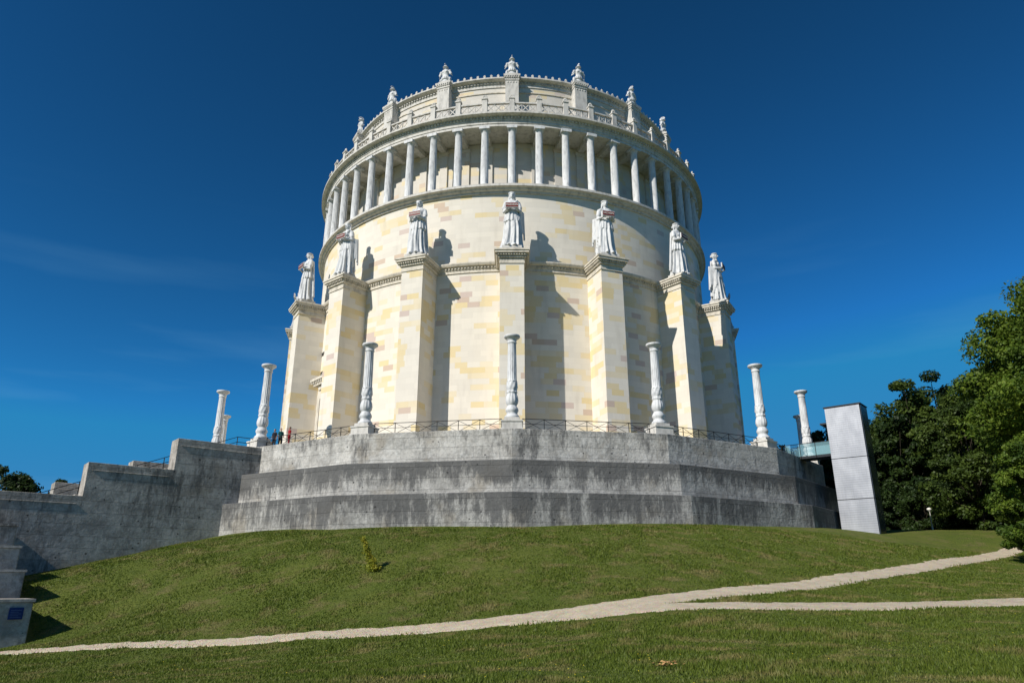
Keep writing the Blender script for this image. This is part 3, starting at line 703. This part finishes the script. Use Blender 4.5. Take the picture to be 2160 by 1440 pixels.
def tree(name,x,y,H,rx,z0f,ncl,nleaf,ls,seed,mat,label,cat="tree",base=None,cmin=.14,cmax=.30,taper=.35,wide=.8):
    r=np.random.default_rng(seed); zb=T(x,y)-.1 if base is None else base
    e=obj(name,None,loc=(x,y,zb),label=label,cat=cat)
    cz=H*(z0f+1)/2; rz_=H*(1-z0f)/2
    dv=r.normal(size=(ncl,3)); dv/=np.linalg.norm(dv,axis=1)[:,None]
    rr=r.uniform(.35,1,ncl)**.6; C_=dv*rr[:,None]*np.array([rx,rx,rz_])*.86
    low=C_[:,2]<0
    hr=np.sqrt(np.maximum(1-(C_[:,2]/(rz_*.9))**2,.15))
    C_[low,0]/=hr[low]**wide; C_[low,1]/=hr[low]**wide
    C_[:,0:2]*=(1-taper*np.clip(C_[:,2:3]/rz_,-.2,1)); C_[:,2]+=cz
    cr=r.uniform(cmin,cmax,ncl)*min(rx,rz_)*(1.0 if ncl<60 else .85)
    ci=r.integers(0,ncl,nleaf); q=r.normal(size=(nleaf,3)); q/=np.linalg.norm(q,axis=1)[:,None]
    pos=C_[ci]+q*(cr[ci]*r.uniform(.3,1.15,nleaf)**.7)[:,None]*np.array([1.2,1.2,.75])
    nrm=q*.7+r.normal(size=(nleaf,3))*.6+np.array([0,0,.35])
    s=ls*r.uniform(.6,1.4,nleaf)[:,None]
    pos[:,2]=np.maximum(pos[:,2],.15)
    V=leaves(pos,s,r,nrm)
    obj("crown",fast_mesh("crown",V,np.arange(nleaf*4).reshape(-1,4),mat),e)
    mb=MB(); tr=H*.011+.04
    mb.caps_tube((0,0,-.3),(tr*.6,0,H*max(z0f,0)+.12*H),tr,tr*.7,12,2); mb.caps_tube((tr*.6,0,H*max(z0f,0)+.12*H),(0,tr,H*.85),tr*.7,tr*.15,10,2)
    for i in range(min(ncl,26)):
        c_=C_[i]; zz=H*z0f+ (c_[2]-H*z0f)*.45; zz=max(zz,H*z0f*.8,.3); mb.caps_tube((tr*.3,0,zz),tuple(c_),tr*.3,tr*.07,7,2)
    obj("trunk",mb.mesh("trunk",M_bark,smooth=60),e); return e
L1="broad deciduous tree with dense sunlit green crown beside the lawn"
tree("deciduous_tree",46.0,-35.0,24.5,9.8,.08,210,150000,.15,11,M_lf2,L1,cmin=.10,cmax=.21,wide=.4,taper=.45)
tree("deciduous_tree",44.5,-21,14.0,5.2,-.05,100,42000,.15,12,M_lf4,"bushy green tree at the edge of the wood",cmin=.12,cmax=.24)
tree("deciduous_tree",52,-18,19,7.0,.0,80,30000,.2,13,M_lf1,"dark green broadleaf tree in the woodland edge")
tree("deciduous_tree",35.9,-40.6,9.6,2.9,-.05,90,42000,.10,16,M_lf2,"light green elder bush tree beside the gravel path",cmin=.14,cmax=.26,taper=.45)
for i,(x,y,H,r_) in enumerate([(50,-2,20.5,5.4),(57,3,23.5,6.0),(64,6,21.5,6.5),(47,10,20.0,5.6),(56,-12,16,5.0),(63,-6,20,6),(70,-4,21,7),(72,12,20,8),(42.0,8,15.0,4.6),(58,16,21,7),(46.5,-4,15.5,4.4)]):
    tree("deciduous_tree",x,y,H,r_,-.04,74,20000,.23,30+i,M_lf1 if i%3 else M_lf4,"tall dark green tree in the wood behind the elevator",cmin=.13,cmax=.27,taper=.25)
for i,(x,y,H,r_,mt) in enumerate([(44.5,-6,6,3.2,0),(49.5,-9,6.5,3.6,0),(54,-14,6.5,3.8,0),(47,1,7,4,0),(56,-22,6,3.6,0),(43,6,7,4,0),(53,-3,7,4.2,0),(60,-10,7,4.5,0),(58,-17,7,4.2,0),(48.5,-15,6.0,3.4,0),(43.5,-13.0,5.5,2.8,0),(44.6,-17.5,4.6,2.5,0),(47.5,-21.5,6.0,3.0,0),(46.5,-25.5,5.5,2.6,1),(48.5,-28,6.5,3.2,1),(40.5,-9.5,4.2,2.0,0),(45.5,-31.5,4.6,2.2,1)]):
    tree("shrub",x,y,H,r_,-.15,36,9500,.15,60+i,(M_lf1,M_lf4,M_lf2)[mt],"low dense shrub under the woodland trees",cat="shrub")
r=np.random.default_rng(99); m=80000; R_=95+r.uniform(-8,8,m); ang=r.uniform(rad(15),rad(74),m)
hh=14+3.0*np.sin(ang*19)+2.0*np.sin(ang*47+1)+1.2*np.sin(ang*110)-4*np.clip((ang-rad(58))/rad(12),0,1)
fx=R_*np.cos(ang)+2; fy=R_*np.sin(ang)-46
pos=np.c_[fx,fy,terr(fx,fy)+hh*r.uniform(0,1,m)**.8]
obj("far_wood",fast_mesh("far_wood",leaves(pos,.55*r.uniform(.6,1.3,m)[:,None],r),np.arange(m*4).reshape(-1,4),M_lf1),label="dense dark green wood closing the view behind the trees",cat="wood",kind="stuff")
for i,(x,y,H,r_) in enumerate([(-73,2,20.5,6.5),(-66,4,18.8,5.0),(-61,8,17.0,3.5),(-56.5,6,16.2,3)]):
    tree("deciduous_tree",x,y,H,r_,.15,40,11000,.22,80+i,M_lf1,"distant green tree rising beyond the staircase walls",base=-2.5)
# sapling
x,y=-7.6,-49.4; e=obj("sapling",None,loc=(x,y,T(x,y)),label="thin leaning sapling with yellow-green leaves on the lawn",cat="plant")
mb=MB(); r=np.random.default_rng(4); stems=[((0,0,0),(-.6,0,1.75)),((.05,0,0),(-.35,.1,1.3)),((0,0,0),(.08,-.1,.6)),((0,.05,0),(-.45,-.05,1.5))]
for a,b in stems: mb.caps_tube(a,b,.015,.006,6,2)
obj("stem",mb.mesh("stem",M_bark),e)
ps=[]
for i in range(800):
    a,b=stems[i%4]; t_=r.uniform(.2,1.05); ps.append(np.array(a)*(1-t_)+np.array(b)*t_+r.normal(0,.085,3))
for i in range(350): ps.append(np.array([0.08,0,.18])+r.normal(0,.15,3)*np.array([1.1,1.1,.7]))
ps=np.array(ps); m=len(ps)
obj("leaves",fast_mesh("leaves",leaves(ps,.07,r),np.arange(m*4).reshape(-1,4),M_lf3),e)
# ------------------------------------------------------------------ light, world, camera
dirv=Vector((.74,.67,-.76)).normalized()
sl=bpy.data.lights.new("sun",'SUN'); sl.energy=5.0; sl.angle=rad(.5); sl.color=(1,.95,.87)
so=bpy.data.objects.new("sun",sl); col.objects.link(so); so.rotation_euler=dirv.to_track_quat('-Z','Y').to_euler(); so.location=(-60,-120,80)
w=bpy.data.worlds.new("World"); sc.world=w; w.use_nodes=True; nt=w.node_tree; nl=nt.links
sky=nt.nodes.new("ShaderNodeTexSky"); sky.sky_type='NISHITA'; sky.sun_disc=False
sky.sun_elevation=math.asin(-dirv.z); sky.sun_rotation=math.atan2(-dirv.x,-dirv.y); sky.air_density=1.0; sky.dust_density=.1; sky.ozone_density=4; sky.altitude=300
sp=nt.nodes.new("ShaderNodeSeparateColor"); nl.new(sky.outputs[0],sp.inputs[0]); cb=nt.nodes.new("ShaderNodeCombineColor")
def wm(op,a,b,c=None):
    q=nt.nodes.new("ShaderNodeMath"); q.operation=op
    for i,x in enumerate((a,b,c)):
        if x is None: continue
        if hasattr(x,'links'): nl.new(x,q.inputs[i])
        else: q.inputs[i].default_value=x
    return q.outputs[0]
for i,(g_,a_,mx_) in enumerate(((1.30,.24,.40),(1.55,1.70,.28),(1.75,2.35,.42))):
    v=wm('MULTIPLY',sp.outputs[i],.085); v=wm('MINIMUM',v,mx_); v=wm('POWER',v,g_); v=wm('MULTIPLY',v,a_/.085); nl.new(v,cb.inputs[i])
bg=nt.nodes["Background"]; bg.inputs[1].default_value=.085
tc=nt.nodes.new("ShaderNodeTexCoord"); mp=nt.nodes.new("ShaderNodeMapping"); mp.inputs['Scale'].default_value=(1.6,1.6,14); nl.new(tc.outputs['Generated'],mp.inputs[0])
nz=nt.nodes.new("ShaderNodeTexNoise"); nz.inputs['Scale'].default_value=1.6; nz.inputs['Detail'].default_value=7; nl.new(mp.outputs[0],nz.inputs['Vector'])
mr=nt.nodes.new("ShaderNodeMapRange"); mr.inputs[1].default_value=.54; mr.inputs[2].default_value=.82; mr.inputs[4].default_value=.14; nl.new(nz.outputs['Fac'],mr.inputs[0])
sx_=nt.nodes.new("ShaderNodeSeparateXYZ"); nl.new(tc.outputs['Generated'],sx_.inputs[0])
m2=nt.nodes.new("ShaderNodeMapRange"); m2.inputs[1].default_value=.48; m2.inputs[2].default_value=.25; nl.new(sx_.outputs[2],m2.inputs[0])
mx=nt.nodes.new("ShaderNodeMix"); mx.data_type='RGBA'; nl.new(wm('MULTIPLY',mr.outputs[0],m2.outputs[0]),mx.inputs[0]); nl.new(cb.outputs[0],mx.inputs[6]); mx.inputs[7].default_value=(3,6.5,9,1)
nl.new(mx.outputs[2],bg.inputs[0])
cam=bpy.data.cameras.new("camera"); cam.lens=25; cam.sensor_width=36; cam.clip_end=8000; cam.clip_start=.1
co=bpy.data.objects.new("camera",cam); col.objects.link(co); co.location=(0,-90,0); co.rotation_euler=(rad(90+18.9),0,0); sc.camera=co
sc.view_settings.view_transform='Standard'; sc.view_settings.look='None'; sc.view_settings.exposure=0
